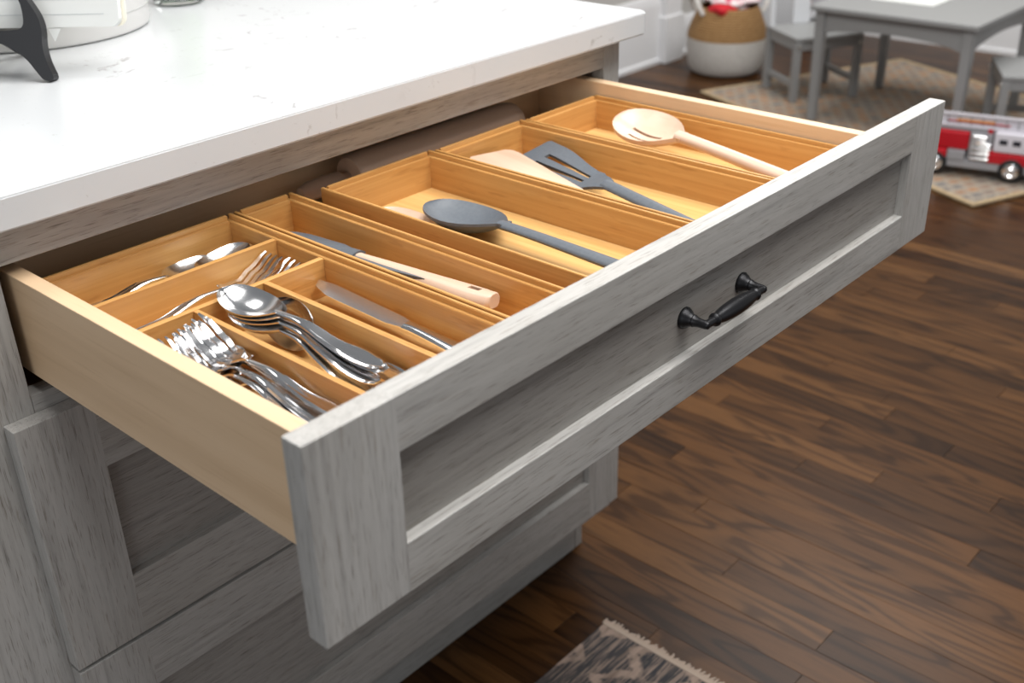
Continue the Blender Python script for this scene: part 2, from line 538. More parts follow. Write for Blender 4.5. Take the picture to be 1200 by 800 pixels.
def profile_board(name, a, b, nrm, h, label):
    """baseboard with a stepped cap and a shoe, from a to b, standing off the wall along nrm"""
    bm = bmesh.new()
    a, b, nrm = Vector((*a, 0)), Vector((*b, 0)), Vector((*nrm, 0))
    pr = [(0, 0), (0.026, 0), (0.026, 0.018), (0.018, 0.024), (0.018, h - 0.045), (0.013, h - 0.035), (0.013, h - 0.012), (0.007, h), (0, h)]
    A = [bm.verts.new(a + nrm * d + Vector((0, 0, FL + z))) for d, z in pr]
    B = [bm.verts.new(b + nrm * d + Vector((0, 0, FL + z))) for d, z in pr]
    n = len(pr); bm.faces.new(A); bm.faces.new(B[::-1])
    for i in range(n): bm.faces.new((A[i], B[i], B[(i + 1) % n], A[(i + 1) % n]))
    return struct(obj(name, bm, 'trim_white'), label)


profile_board('baseboard_back', (3.86, BY), (RX, BY), (0, -1), 0.17, 'white baseboard behind the woven basket')
profile_board('baseboard_right', (RX, BY), (RX, -3.0), (-1, 0), 0.17, 'white baseboard behind the play table')
profile_board('baseboard_left', (-1.2, BY), (3.75, BY), (0, -1), 0.29, 'tall white board left of the door casing')
bm = bmesh.new()
box(bm, 3.745, 3.865, BY - 0.045, BY, FL, 1.6, 0.004)
box(bm, 3.735, 3.875, BY - 0.055, BY, FL, FL + 0.2, 0.004)
struct(obj('trim_1', bm, 'trim_white'), 'white vertical door casing between basket and countertop corner')

# ------------------------------------------------------------------ base cabinet
cab = thing('base_cabinet', 'grey-washed wood base cabinet under the white countertop', 'cabinet', (0.35, 0.3, FL))
XO, XI = 0.0303, W - 0.0303
box_ = lambda nm, mat, *a, **k: obj(nm, nb(*a, **k), mat, cab)
box_('face_stile', 'grey_wood_Z', -0.22, XO, 0, 0.02, FL + 0.001, ZC0, bev=0.0012)
box_('face_stile', 'grey_wood_Z', XI, XC, 0, 0.02, FL + 0.11, ZC0, bev=0.0012)
box_('face_rail', 'grey_wood_X', XO, XI, 0.0003, 0.02, -0.0264, ZC0, bev=0.0008)
box_('face_rail', 'grey_wood_X', XO, XI, 0.0003, 0.02, -0.19, -0.1522, bev=0.0008)
box_('face_rail', 'grey_wood_X', XO, XI, 0.0003, 0.02, -0.47, -0.432, bev=0.0008)
box_('face_rail', 'grey_wood_X', XO, XI, 0.0003, 0.02, FL + 0.11, -0.725, bev=0.0008)
obj('side_panel', prism(bmesh.new(), [(0.02, FL + 0.11), (0.0585, FL + 0.11), (0.0585, FL + 0.001), (0.62, FL + 0.001), (0.62, ZC0), (0.02, ZC0)],
    Matrix(((0, 0, 1, XC - 0.018), (1, 0, 0, 0), (0, 1, 0, 0), (0, 0, 0, 1))), 0.018), 'grey_wood_Z', cab)
box_('side_panel', 'grey_wood_Z', -0.22, -0.202, 0.02, 0.62, FL + 0.001, ZC0, bev=0.001)
box_('back_panel', 'cabinet_inside', -0.202, XC - 0.018, 0.605, 0.62, FL + 0.001, ZC0)
box_('partition', 'cabinet_inside', XO - 0.018, XO - 0.001, 0.02, 0.605, FL + 0.11, ZC0)
box_('bottom_panel', 'cabinet_inside', XO, XC - 0.018, 0.02, 0.605, FL + 0.11, FL + 0.125)
box_('dust_panel', 'cabinet_inside', XO, XC - 0.018, 0.02, 0.605, -0.178, -0.172)
box_('toe_kick', 'grey_wood_X', -0.2, XC - 0.02, 0.058, 0.072, FL + 0.001, FL + 0.11)
# drawer runners seen in the open slot
for x0, x1 in ((XO + 0.001, XO + 0.006), (XI - 0.006, XI - 0.001)):
    box_('drawer_runner', 'steel_satin', x0, x1, 0.022, 0.55, -0.1515, -0.139)


def board(x0, x1, y0, y1, z0, z1, bev, flush):
    """board with rounded arrises except along the x planes in flush (glued joints)"""
    bm = nb(x0, x1, y0, y1, z0, z1)
    es = [e for e in bm.edges if not any(abs(v.co.x - f) < 1e-6 and abs(e.verts[1 - i].co.x - f) < 1e-6 for f in flush for i, v in enumerate(e.verts[:1]))]
    bmesh.ops.bevel(bm, geom=es, offset=bev, segments=2, profile=0.5, affect='EDGES')
    return bm


def shaker_front(par, x0, x1, yf, z0, z1, st, rl):
    """five-piece front: two stiles, two rails, recessed panel"""
    for a, b, f in ((x0, x0 + st, x0 + st), (x1 - st, x1, x1 - st)):
        obj('front_stile', board(a, b, yf, yf + T, z0, z1, 0.0015, (f,)), 'grey_wood_Z', par)
    for a, b in ((z1 - rl, z1), (z0, z0 + rl)):
        obj('front_rail', board(x0 + st, x1 - st, yf, yf + T, a, b, 0.0012, (x0 + st, x1 - st)), 'grey_wood_X', par)
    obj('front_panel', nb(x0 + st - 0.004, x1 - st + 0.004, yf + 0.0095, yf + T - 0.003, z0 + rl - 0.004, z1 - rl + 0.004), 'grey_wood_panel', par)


lo = thing('drawer', 'closed grey shaker drawer directly below the open one', 'drawer', (W / 2, 0, -0.4504))
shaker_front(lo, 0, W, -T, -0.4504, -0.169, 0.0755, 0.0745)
lo2 = thing('drawer', 'closed grey shaker drawer just above the toe kick', 'drawer', (W / 2, 0, -0.7374))
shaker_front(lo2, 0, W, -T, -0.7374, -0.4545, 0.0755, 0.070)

# ------------------------------------------------------------------ open drawer
dr = thing('drawer', 'open grey shaker drawer holding bamboo trays and cutlery', 'drawer', (W / 2, -D / 2, -H))
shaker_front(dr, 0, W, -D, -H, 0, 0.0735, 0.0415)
BL, BR, BF, BB = 0.040, 0.851, -D + T, 0.104            # drawer box outside
BT, BZ = -0.0368, -0.1355                               # box top and underside
BFZ = -0.1015                                           # top of the box floor
ST = 0.0155
obj('box_side', nb(BL, BL + ST, BF, BB, BZ, BT, bev=0.0012), 'maple_Y', dr)
obj('box_side', nb(BR - ST, BR, BF, BB, BZ, BT, bev=0.0012), 'maple_Y', dr)
obj('box_back', nb(BL + ST, BR - ST, BB - 0.015, BB, BZ + 0.012, BT - 0.004, bev=0.001), 'maple_X', dr)
obj('box_front', nb(BL + ST, BR - ST, BF, BF + 0.013, BZ, BT, bev=0.001), 'maple_X', dr)
obj('box_floor', nb(BL + ST, BR - ST, BF + 0.013, BB - 0.015, BFZ - 0.009, BFZ), 'maple_Y', dr)

# pull: two flared rosettes with necks, a turned grip between ringed collars
HX0, HX1, HZ, HY = 0.408, 0.499, -0.0795, -D + 0.0095
GY = HY - 0.0225
pull = obj('pull', lathe(bmesh.new(), [(0.0001, 0), (0.0036, 0.0004), (0.0038, 0.010), (0.0058, 0.012), (0.0062, 0.0135), (0.0056, 0.015), (0.0050, 0.0165), (0.0064, 0.024), (0.0074, 0.034), (0.0078, (HX1 - HX0) / 2),
     (0.0074, HX1 - HX0 - 0.034), (0.0064, HX1 - HX0 - 0.024), (0.0050, HX1 - HX0 - 0.0165), (0.0056, HX1 - HX0 - 0.015), (0.0062, HX1 - HX0 - 0.0135), (0.0058, HX1 - HX0 - 0.012), (0.0038, HX1 - HX0 - 0.010), (0.0036, HX1 - HX0 - 0.0004), (0.0001, HX1 - HX0)],
     Matrix.Translation((HX0, GY, HZ)) @ Matrix.Rotation(PI / 2, 4, 'Y'), 20), 'black_metal', dr)
pull['label'] = 'black metal bar pull'
for x in (HX0, HX1):
    bm = lathe(bmesh.new(), [(0.0098, 0), (0.0100, 0.0016), (0.0088, 0.0030), (0.0086, 0.0042), (0.0066, 0.0065), (0.0052, 0.0095), (0.0056, 0.0105), (0.0048, 0.0118), (0.0040, 0.0160), (0.0038, 0.0225), (0.0030, 0.0252), (0.0012, 0.0262)],
               Matrix.Translation((x, HY, HZ)) @ Matrix.Rotation(PI / 2, 4, 'X'), 20)
    obj('rosette', bm, 'black_metal', pull)

# ------------------------------------------------------------------ bamboo trays
ZR = -0.0530; LEDGE = 0.0052; TF = -0.0955              # rim, rabbet depth, tray floor
WT = 0.0072; RIM = 0.0036


def tray(name, label, x0, x1, y0, y1, group='bamboo drawer trays'):
    t = thing(name, label, 'tray', ((x0 + x1) / 2, (y0 + y1) / 2, BFZ), 0, group)
    z0 = BFZ + 0.0003

    def wall(ax, a0, a1, c_out, sgn, mat):
        # cross-section: outer rim stands above an inner ledge
        pr = [(0, z0), (WT, z0), (WT, ZR - LEDGE), (RIM, ZR - LEDGE), (RIM, ZR), (0, ZR)]
        bm = bmesh.new()
        pts = []
        for s in (a0, a1):
            pts.append([bm.verts.new((c_out + sgn * d, s, z) if ax == 'Y' else (s, c_out + sgn * d, z)) for d, z in pr])
        A, B = pts; n = len(pr)
        bm.faces.new(A); bm.faces.new(B[::-1])
        for i in range(n): bm.faces.new((A[i], B[i], B[(i + 1) % n], A[(i + 1) % n]))
        bmesh.ops.recalc_face_normals(bm, faces=bm.faces)
        es = [e for e in bm.edges if abs(e.verts[0].co.z - ZR) < 1e-6 and abs(e.verts[1].co.z - ZR) < 1e-6 or
              (abs(e.verts[0].co.z - (ZR - LEDGE)) < 1e-6 and abs(e.verts[1].co.z - (ZR - LEDGE)) < 1e-6 and e.is_convex)]
        bmesh.ops.bevel(bm, geom=es, offset=0.0006, segments=2, affect='EDGES')
        obj('wall_board', bm, mat, t)
    wall('Y', y0, y1, x0, 1, 'bamboo_Y'); wall('Y', y0, y1, x1, -1, 'bamboo_Y')
    wall('X', x0 + WT, x1 - WT, y1, -1, 'bamboo_X'); wall('X', x0 + WT, x1 - WT, y0, 1, 'bamboo_X')
    obj('floor_board', nb(x0 + WT, x1 - WT, y0 + WT, y1 - WT, z0, TF), 'bamboo_floor', t)
    return t


def divider(t, x0, x1, y0, y1, mat):
    obj('divider', nb(x0, x1, y0, y1, TF, ZR - LEDGE, bev=0.0007), mat, t)


YF = -0.414
tA = tray('cutlery_tray', 'bamboo cutlery tray with five compartments of forks, spoons and knives', 0.0575, 0.2715, YF, 0.012)
divider(tA, 0.0575 + WT, 0.2715 - WT, -0.0705, -0.0645, 'bamboo_X')
divider(tA, 0.0575 + WT, 0.2715 - WT, -0.1415, -0.1350, 'bamboo_X')
divider(tA, 0.1235, 0.1290, YF + WT, -0.1415, 'bamboo_Y')
divider(tA, 0.1955, 0.2015, YF + WT, -0.1415, 'bamboo_Y')
tray('utensil_tray', 'narrow bamboo tray holding the wooden-handled silicone spatula', 0.2745, 0.347, YF, 0.012)
tray('utensil_tray', 'bamboo tray holding the grey silicone spoon', 0.375, 0.5355, YF, -0.003)
tray('utensil_tray', 'bamboo tray holding the grey slotted turner', 0.5385, 0.6895, YF, -0.008)
tray('utensil_tray', 'bamboo tray at the far drawer side holding the slotted wooden spoon', 0.6925, 0.8335, YF, -0.012)

# ------------------------------------------------------------------ cutlery prototypes (origin at handle end, +Y to the tip)
US7 = lin(-1, 1, 9)


def handle_mesh(L, neck_y, ws=1.0, low=0.0):
    hw = curve([(0, 0.0035), (0.006, 0.0082), (0.022, 0.0100), (0.06, 0.0066), (neck_y - 0.012, 0.0034), (neck_y + 0.004, 0.0036)])
    hz = curve([(0, 0.0030), (0.04, 0.0048), (neck_y - 0.02, 0.0135), (neck_y, 0.0125), (neck_y + 0.004, 0.0118)])
    th = curve([(0, 0.0016), (0.02, 0.0022), (neck_y - 0.02, 0.0036), (neck_y + 0.004, 0.0026)])
    ys = [0, 0.0012, 0.003, 0.006, 0.01, 0.016] + lin(0.022, neck_y + 0.004, 14)
    return sheet(bmesh.new(), ys, US7,
                 lambda y, u: (u * hw(y) * ws, y, hz(y) - low * min(1, y / neck_y) - 0.35 * th(y) * u ** 4 + (0.0006 if 0.62 < abs(u) < 0.8 and y < 0.08 else 0)),
                 lambda y, u: th(y) * (1 - 0.55 * u ** 4))


def make_fork(label, L=0.195):
    t = thing('dinner_fork', label, 'fork', group='cutlery forks')
    nk = L - 0.068
    obj('handle', handle_mesh(L, nk, 0.76, 0.003), 'steel', t, local=True)
    us = []
    g = 0.62; tw = 2.0 / (4 + 3 * g)
    x = -1
    for i in range(4):
        us += [x, x + tw * 0.5, x + tw]; x += tw * (1 + g)
    hw = curve([(nk, 0.0036), (nk + 0.012, 0.0095), (nk + 0.022, 0.0132), (L - 0.02, 0.0136), (L, 0.0130)])
    hz = curve([(nk, 0.0098), (nk + 0.018, 0.0030), (nk + 0.030, 0.0015), (L - 0.022, 0.0085), (L, 0.0185)])
    ys = [nk, nk + 0.004, nk + 0.008, nk + 0.012, nk + 0.017, nk + 0.022] + lin(nk + 0.027, L, 9)

    def top(y, u):
        x = u * hw(y)
        if y > L - 0.02:                       # taper each tine about its own centre
            kk = int(min(3, max(0, (u + 1) / (tw * (1 + g)) + 1e-6)))
            c = (-1 + kk * tw * (1 + g) + tw / 2) * hw(y)
            x = c + (x - c) * (1 - 0.62 * ((y - L + 0.02) / 0.02) ** 2)
        return (x, y, hz(y) + 0.0018 * u * u * (1 if y < nk + 0.03 else 0.6))
    obj('head', sheet(bmesh.new(), ys, us, top, lambda y, u: 0.0019, lambda i, j: not (j % 3 == 2 and ys[i] >= nk + 0.0215)), 'steel', t, local=True)
    return t


def make_spoon(label, L=0.195, bw=0.0215, bl=0.066):
    t = thing('table_spoon', label, 'spoon', group='cutlery spoons')
    nk = L - bl
    obj('handle', handle_mesh(L, nk), 'steel', t, local=True)
    ys = [nk + bl * q for q in (0, 0.02, 0.05, 0.1, 0.16, 0.24, 0.33, 0.43, 0.53, 0.63, 0.73, 0.82, 0.89, 0.94, 0.975, 0.993, 1.0)]

    def hw(y):
        q = (y - nk) / bl
        e = math.sqrt(max(0.0, 1 - ((q - 0.53) / (0.53 if q < 0.53 else 0.47)) ** 2))
        return max(0.0034 if q < 0.1 else 0.0010, bw * (e ** (1.25 if q < 0.53 else 0.95)))

    def top(y, u):
        q = (y - nk) / bl
        rim = 0.0125 - 0.0035 * math.sin(PI * min(1, q * 1.1))
        e = hw(y) / bw
        return (u * hw(y), y, rim - 0.0095 * (1 - u * u) * e ** 1.3)
    obj('bowl', sheet(bmesh.new(), ys, lin(-1, 1, 13), top, lambda y, u: 0.0013), 'steel', t, local=True)
    return t


def make_knife(label, L=0.225):
    t = thing('table_knife', label, 'knife', group='cutlery knives')
    hl = 0.102
    hw = curve([(0, 0.006), (0.004, 0.0088), (0.03, 0.0082), (hl - 0.01, 0.0062), (hl, 0.0068)])
    th = curve([(0, 0.003), (0.01, 0.0052), (hl - 0.008, 0.0064), (hl, 0.0052)])
    obj('handle', sheet(bmesh.new(), [0, 0.0015, 0.004, 0.008] + lin(0.014, hl, 12), US7,
        lambda y, u: (u * hw(y), y, 0.0030 + th(y) / 2 - th(y) * 0.42 * u ** 4 + (0.0005 if 0.55 < abs(u) < 0.7 else 0)), lambda y, u: th(y) * (1 - 0.8 * u ** 4)), 'steel', t, local=True)
    lft = curve([(hl, -0.0058), (hl + 0.02, -0.0095), (L - 0.03, -0.0105), (L - 0.008, -0.0060), (L, 0.0030)])
    rgt_ = curve([(hl, 0.0058), (hl + 0.012, 0.0078), (L - 0.02, 0.0080), (L, 0.0048)])
    obj('blade', sheet(bmesh.new(), lin(hl - 0.002, L, 22), lin(0, 1, 6),
        lambda y, u: (lft(y) + (rgt_(y) - lft(y)) * u, y, 0.0031 + 0.0006 * u), lambda y, u: 0.0006 + 0.0012 * u), 'steel_satin', t, local=True)
    return t


def put(o, e, t, roll=0.0, L=None):
    """place with the tip at point t, handle running back towards e"""
    e, t = Vector(e), Vector(t)
    L = L or (t - e).length
    a = t - (t - e).normalized() * L
    return aim(o, a, t, roll)


def lay(o, e, t, roll, L):
    """e and t are points on the upper surface at the handle end and at the tip"""
    lift = 0.0175 if 'fork' in o.name else 0.0115
    return put(o, (e[0], e[1], e[2] - 0.004), (t[0], t[1], t[2] - lift), roll, L)


SL, FLN = 0.178, 0.182
s0 = make_spoon('spoon with its dark bowl leftmost in the back compartment', SL)
lay(s0, (0.080, -0.026, -0.0790), (0.2290, -0.012, -0.0800), 0.06, SL)
s1 = dup(s0, 'spoon in the back compartment with its bowl at the right corner'); lay(s1, (0.12, -0.046, -0.0840), (0.2600, -0.030, -0.0720), 0.02, SL)
# forks lying across the second compartment
f0 = make_fork('fork on top in the second compartment from the back', FLN)
lay(f0, (0.080, -0.1020, -0.0780), (0.2500, -0.0840, -0.0660), 0.0, FLN)
f1 = dup(f0, 'lower fork in the second compartment, tines against the row divider'); lay(f1, (0.075, -0.122, -0.0890), (0.2590, -0.108, -0.0690), 0.05, FLN)
# forks in the left column, tips to the back, propped into a fan
FK = [('leftmost fork of the pile, mostly hidden by the drawer side', (0.096, -0.335, -0.0880), (0.0800, -0.1560, -0.0620), 0.15),
      ('lower left fork of the fork pile beside the drawer side', (0.099, -0.350, -0.0850), (0.0950, -0.1690, -0.0610), 0.10),
      ('middle fork of the fork pile by the drawer side', (0.104, -0.345, -0.0800), (0.1010, -0.1650, -0.0580), 0.0),
      ('topmost fork of the fork pile by the drawer side', (0.1140, -0.352, -0.0745), (0.1060, -0.1700, -0.0530), 0.05),
      ('fork of the pile with its tines against the column divider', (0.1170, -0.338, -0.0820), (0.1130, -0.1580, -0.0560), -0.30),
      ('lowest fork of the fork pile, handle on the tray floor', (0.1090, -0.360, -0.0900), (0.1050, -0.1780, -0.0700), -0.1)]
for lb, e, t, r in FK:
    lay(dup(f0, lb), e, t, r, FLN)
# spoons in the middle column
SP = [('big bright spoon on top of the spoon pile, bowl over the row divider', (0.1770, -0.322, -0.0700), (0.1560, -0.1400, -0.0490), 0.0),
      ('spoon nested just under the top spoon of the pile', (0.1790, -0.326, -0.0732), (0.1575, -0.1432, -0.0522), 0.0),
      ('lower spoon of the pile with its broad handle toward the drawer front', (0.1660, -0.336, -0.0780), (0.1590, -0.1450, -0.0555), 0.05),
      ('spoon lying tilted against the right divider of the spoon column', (0.1885, -0.345, -0.0840), (0.1875, -0.1660, -0.0640), -1.15),
      ('spoon at the bottom of the spoon pile along the fork divider', (0.1580, -0.332, -0.0850), (0.1600, -0.1475, -0.0600), 0.08)]
for lb, e, t, r in SP:
    lay(dup(s0, lb), e, t, r, SL)
s0.scale = (0.91, 0.91, 0.91); lay(s0, (0.080, -0.026, -0.0790), (0.2290, -0.012, -0.0800), 0.06, SL * 0.91)
# knife in the right column
k0 = make_knife('table knife lying alone in the right column of the cutlery tray')
put(k0, (0.2470, -0.371, -0.0860), (0.2500, -0.1440, -0.0790), -0.02, 0.225)

# ------------------------------------------------------------------ cooking utensils


def round_handle(L0, L1, r0, r1, z0, z1, n=12, flat=0.75):
    bm = bmesh.new()
    ys = [L0 + 0.0, L0 + 0.002, L0 + 0.006] + lin(L0 + 0.012, L1, n)
    for_r = curve([(L0, r0 * 0.35), (L0 + 0.006, r0 * 0.85), (L0 + 0.014, r0), (L1, r1)])
    hz = curve([(L0, z0), (L1, z1)])
    rings = []
    for y in ys:
        r = for_r(y)
        rings.append([bm.verts.new((r * math.cos(a), y, hz(y) + r * flat * math.sin(a))) for a in [2 * PI * i / 14 for i in range(14)]])
    for a, b in zip(rings, rings[1:]):
        for i in range(14): bm.faces.new((a[i], a[(i + 1) % 14], b[(i + 1) % 14], b[i]))
    bm.faces.new(rings[0][::-1]); bm.faces.new(rings[-1])
    return bm


def spoon_head(y0, L, bw, depth, th, slots=(), us=None, thick=0.004):
    """oval cupped head; slots are (u0, u1, q0, q1) holes"""
    qs = sorted({0, 0.02, 0.05, 0.1, 0.16, 0.24, 0.33, 0.43, 0.53, 0.63, 0.73, 0.82, 0.89, 0.94, 0.975, 0.993, 1.0} | {q for s in slots for q in s[2:]})
    us = sorted(set(lin(-1, 1, 13)) | {u for s in slots for u in s[:2]})
    bl = L - y0

    def hw(q):
        e = math.sqrt(max(0.0, 1 - ((q - 0.55) / (0.55 if q < 0.55 else 0.45)) ** 2))
        return max(th if q < 0.12 else 0.002, bw * e ** (1.8 if q < 0.55 else 0.9))
    ys = [y0 + bl * q for q in qs]

    def top(y, u):
        q = (y - y0) / bl; e = hw(q) / bw
        return (u * hw(q), y, 0.020 - 0.004 * math.sin(PI * q) - depth * (1 - u * u) * e ** 1.4)

    def keep(i, j):
        qm = (qs[i] + qs[i + 1]) / 2; um = (us[j] + us[j + 1]) / 2
        return not any(s[0] < um < s[1] and s[2] < qm < s[3] for s in slots)
    return sheet(bmesh.new(), ys, us, top, lambda y, u: thick * (1 - 0.35 * u * u), keep)


# grey silicone spoon
t = thing('cooking_spoon', 'solid grey silicone cooking spoon lying in the middle tray', 'spoon')
obj('bowl', spoon_head(0.205, 0.315, 0.0365, 0.0145, 0.0085, thick=0.0042), 'silicone', t, local=True)
obj('handle', round_handle(0, 0.213, 0.0098, 0.0080, 0.010, 0.0163, flat=0.52), 'silicone', t, local=True)
put(t, (0.4440, -0.399, -0.0830), (0.4560, -0.0860, -0.0920), 0.10, 0.315)
# wooden spoon half hidden in the same tray
t = thing('wooden_spoon', 'pale wooden spoon lying under the grey silicone spoon', 'spoon')
obj('bowl', spoon_head(0.235, 0.325, 0.030, 0.010, 0.006, thick=0.005), 'beech_Y', t, local=True)
obj('handle', round_handle(0, 0.242, 0.0065, 0.0058, 0.008, 0.0175), 'beech_Y', t, local=True)
put(t, (0.398, -0.372, -0.0975), (0.4220, -0.0360, -0.1030), 0.0, 0.325)
# slotted wooden spoon
t = thing('slotted_spoon', 'pale slotted wooden spoon in the rightmost tray', 'spoon')
obj('bowl', spoon_head(0.205, 0.310, 0.0355, 0.013, 0.0085, ((-0.56, -0.44, 0.36, 0.72), (-0.10, 0.03, 0.34, 0.78)), thick=0.0080), 'beech_Y', t, local=True)
obj('handle', round_handle(0, 0.215, 0.0095, 0.0078, 0.010, 0.0165, flat=0.85), 'beech_Y', t, local=True)
put(t, (0.742, -0.398, -0.0850), (0.7790, -0.0950, -0.0690), -0.22, 0.310)
# grey slotted turner
t = thing('slotted_turner', 'grey silicone slotted turner leaning against the tray wall', 'turner')
ys = sorted(set(lin(0.172, 0.325, 16)) | {0.212, 0.214, 0.296, 0.298, 0.3225, 0.3245})
us = sorted(set(lin(-1, 1, 9)) | {-0.34, -0.12, 0.18, 0.40})
twid = curve([(0.172, 0.0080), (0.190, 0.0145), (0.205, 0.0205), (0.300, 0.0365), (0.3225, 0.0370), (0.325, 0.0335)])
tz = curve([(0.172, 0.014), (0.215, 0.006), (0.325, 0.004)])


def tkeep(i, j):
    ym = (ys[i] + ys[i + 1]) / 2; um = (us[j] + us[j + 1]) / 2
    return not (0.212 < ym < 0.298 and (-0.34 < um < -0.12 or 0.18 < um < 0.40))


obj('blade', sheet(bmesh.new(), ys, us, lambda y, u: (u * twid(y), y, tz(y)), lambda y, u: 0.0035, tkeep), 'silicone', t, local=True)
obj('handle', round_handle(0, 0.178, 0.0085, 0.0078, 0.010, 0.0122, flat=0.5), 'silicone', t, local=True)
put(t, (0.576, -0.374, -0.0900), (0.6440, -0.0560, -0.0780), -0.22, 0.325)
# flat wooden spatula on top of it
t = thing('wooden_spatula', 'pale wooden spatula with a flat square blade beside the grey turner', 'spatula')
wy = lin(0.165, 0.318, 14) + [0.3215, 0.3238, 0.325]
ww = lambda y: 0.007 + (0.0335 - 0.007) * min(1, (y - 0.165) / 0.145) - (0 if y < 0.314 else 0.008 * ((y - 0.314) / 0.011) ** 2)
obj('blade', sheet(bmesh.new(), wy, lin(-1, 1, 9), lambda y, u: (u * ww(y), y, 0.010 - 0.012 * (y - 0.165)), lambda y, u: 0.0050 - 0.012 * (y - 0.165)), 'beech_Y', t, local=True)
obj('handle', round_handle(0, 0.172, 0.0075, 0.0068, 0.007, 0.0076, flat=0.6), 'beech_Y', t, local=True)
put(t, (0.5560, -0.348, -0.0900), (0.6070, -0.0270, -0.0790), 0.06, 0.325)
# silicone scraper with a wooden handle
t = thing('silicone_scraper', 'grey scraper with a pale wooden handle in the narrow tray', 'spatula')
hw_ = curve([(0, 0.0070), (0.003, 0.0112), (0.02, 0.0130), (0.10, 0.0100), (0.185, 0.0062)])
hys = [0, 0.001, 0.003, 0.006, 0.011] + lin(0.016, 0.185, 14)
hu = sorted(set(lin(-1, 1, 9)) | {-0.22, 0.22})
ho = obj('handle', sheet(bmesh.new(), hys, hu, lambda y, u: (u * hw_(y), y, 0.020 - 0.006 * u ** 4), lambda y, u: 0.013 * (1 - 0.75 * u ** 4),
    lambda i, j: not (0.016 <= (hys[i] + hys[i + 1]) / 2 <= 0.030 and -0.22 < (hu[j] + hu[j + 1]) / 2 < 0.22)), 'beech_Y', t, local=True)
gw = curve([(0.10, 0.0030), (0.165, 0.0095), (0.185, 0.0105), (0.205, 0.0150), (0.255, 0.0170), (0.268, 0.015), (0.274, 0.009)])
obj('blade', sheet(bmesh.new(), lin(0.168, 0.274, 20), US7, lambda y, u: (u * gw(y), y, 0.0220 - 0.028 * (y - 0.168) - 0.003 * u ** 2), lambda y, u: 0.012 - 0.07 * (y - 0.168)), 'silicone', t, local=True)
obj('sleeve', sheet(bmesh.new(), lin(0.075, 0.180, 12), lin(-1, 1, 7), lambda y, u: (-0.0062 - 0.002 + u * 0.0045 * min(1, (y - 0.073) / 0.05), y, 0.0185), lambda y, u: 0.011), 'silicone', t, local=True)
put(t, (0.3200, -0.292, -0.0880), (0.3030, -0.0280, -0.0930), 0.10, 0.274)
# rolling pin behind the trays
rp = thing('rolling_pin', 'wooden rolling pin lying in the dark behind the trays', 'rolling pin', (0.59, 0.05, BFZ))
RM = Matrix.Translation((0.455, 0.048, BFZ + 0.0265)) @ Matrix.Rotation(PI / 2, 4, 'Y')
obj('roller', lathe(bmesh.new(), [(0.012, 0), (0.022, 0.001), (0.0245, 0.004), (0.026, 0.02), (0.026, 0.262), (0.0235, 0.278), (0.017, 0.286), (0.012, 0.287)], RM, 28), 'beech_X', rp)
for s, z0 in ((-1, 0.0),):
    pr = [(0.006, 0), (0.006, 0.008), (0.0105, 0.014), (0.0120, 0.035), (0.0105, 0.060), (0.0070, 0.070), (0.002, 0.072)]
    obj('handle', lathe(bmesh.new(), [(r, z0 + s * z) for r, z in pr], RM, 16), 'beech_X', rp)

# ------------------------------------------------------------------ countertop and what stands on it
bm = bmesh.new()
x0, x1, y0, y1 = -0.60, 0.9285, -0.0264, 0.98
r = 0.013
poly = [(x0, y0)] + [(x1 - r + r * math.sin(a), y0 + r - r * math.cos(a)) for a in lin(0, PI / 2, 7)] + [(x1 - r + r * math.cos(a), y1 - r + r * math.sin(a)) for a in lin(0, PI / 2, 7)] + [(x0, y1)]
prism(bm, poly, Matrix.Translation((0, 0, ZC0)), ZC1 - ZC0)
bmesh.ops.bevel(bm, geom=[e for e in bm.edges if abs(e.verts[0].co.z - e.verts[1].co.z) < 1e-6], offset=0.0016, segments=3, affect='EDGES')
tag(obj('countertop', bm, 'quartz', loc=(0.3, 0.4, ZC0)), 'white quartz countertop with faint grey veining above the open drawer', 'countertop')

# cookbook easel: flat black cut-out front with hooked uprights and splayed feet
EA = math.radians(-50)
FOOT = Vector((0.2500, 0.2960, ZC1))
EM = Matrix.Translation(FOOT) @ Matrix.Rotation(EA, 4, 'Z')          # local x along the easel, y away, z up
es = thing('book_easel', 'black lacquered book easel standing on the countertop', 'easel', FOOT, EA)
FM = Matrix.Rotation(math.radians(90 - 12), 4, 'X')                  # outline plane leaning back
half = [(0.012, 0.0), (0.000, -0.001), (-0.006, 0.006), (-0.018, 0.024), (-0.034, 0.036), (-0.054, 0.043)]
up_r = [(0.0045, 0.018), (0.0015, 0.036), (0.0035, 0.052), (0.0015, 0.066), (-0.006, 0.080), (-0.014, 0.092), (-0.018, 0.108)]
in_r = [(-0.024, 0.106), (-0.022, 0.092), (-0.0165, 0.082), (-0.0150, 0.066), (-0.0170, 0.0560), (-0.026, 0.0525)]
pts = half[1:] + [(-0.20 - x, z) for x, z in half[::-1]] + [(-0.20 - x, z) for x, z in up_r] + [(-0.20 - x, z) for x, z in in_r] + in_r[::-1] + up_r[::-1] + [half[0]]
for _ in range(2):                                                    # round the cut-out
    pts = [q for a, b in zip(pts, pts[1:] + pts[:1]) for q in ((a[0] * 0.75 + b[0] * 0.25, a[1] * 0.75 + b[1] * 0.25), (a[0] * 0.25 + b[0] * 0.75, a[1] * 0.25 + b[1] * 0.75))]
bm = prism(bmesh.new(), pts, FM, 0.014)
bmesh.ops.bevel(bm, geom=[e for e in bm.edges if len(e.link_faces) == 2 and e.calc_face_angle(0) > 1.2], offset=0.0030, segments=4, affect='EDGES')
obj('front_frame', bm, 'black_lacquer', es, local=True)
obj('back_leg', tube(bmesh.new(), [(-0.10, 0.013, 0.060), (-0.085, 0.075, 0.032), (-0.078, 0.115, 0.006)], [0.006, 0.006, 0.007]), 'black_lacquer', es, local=True)
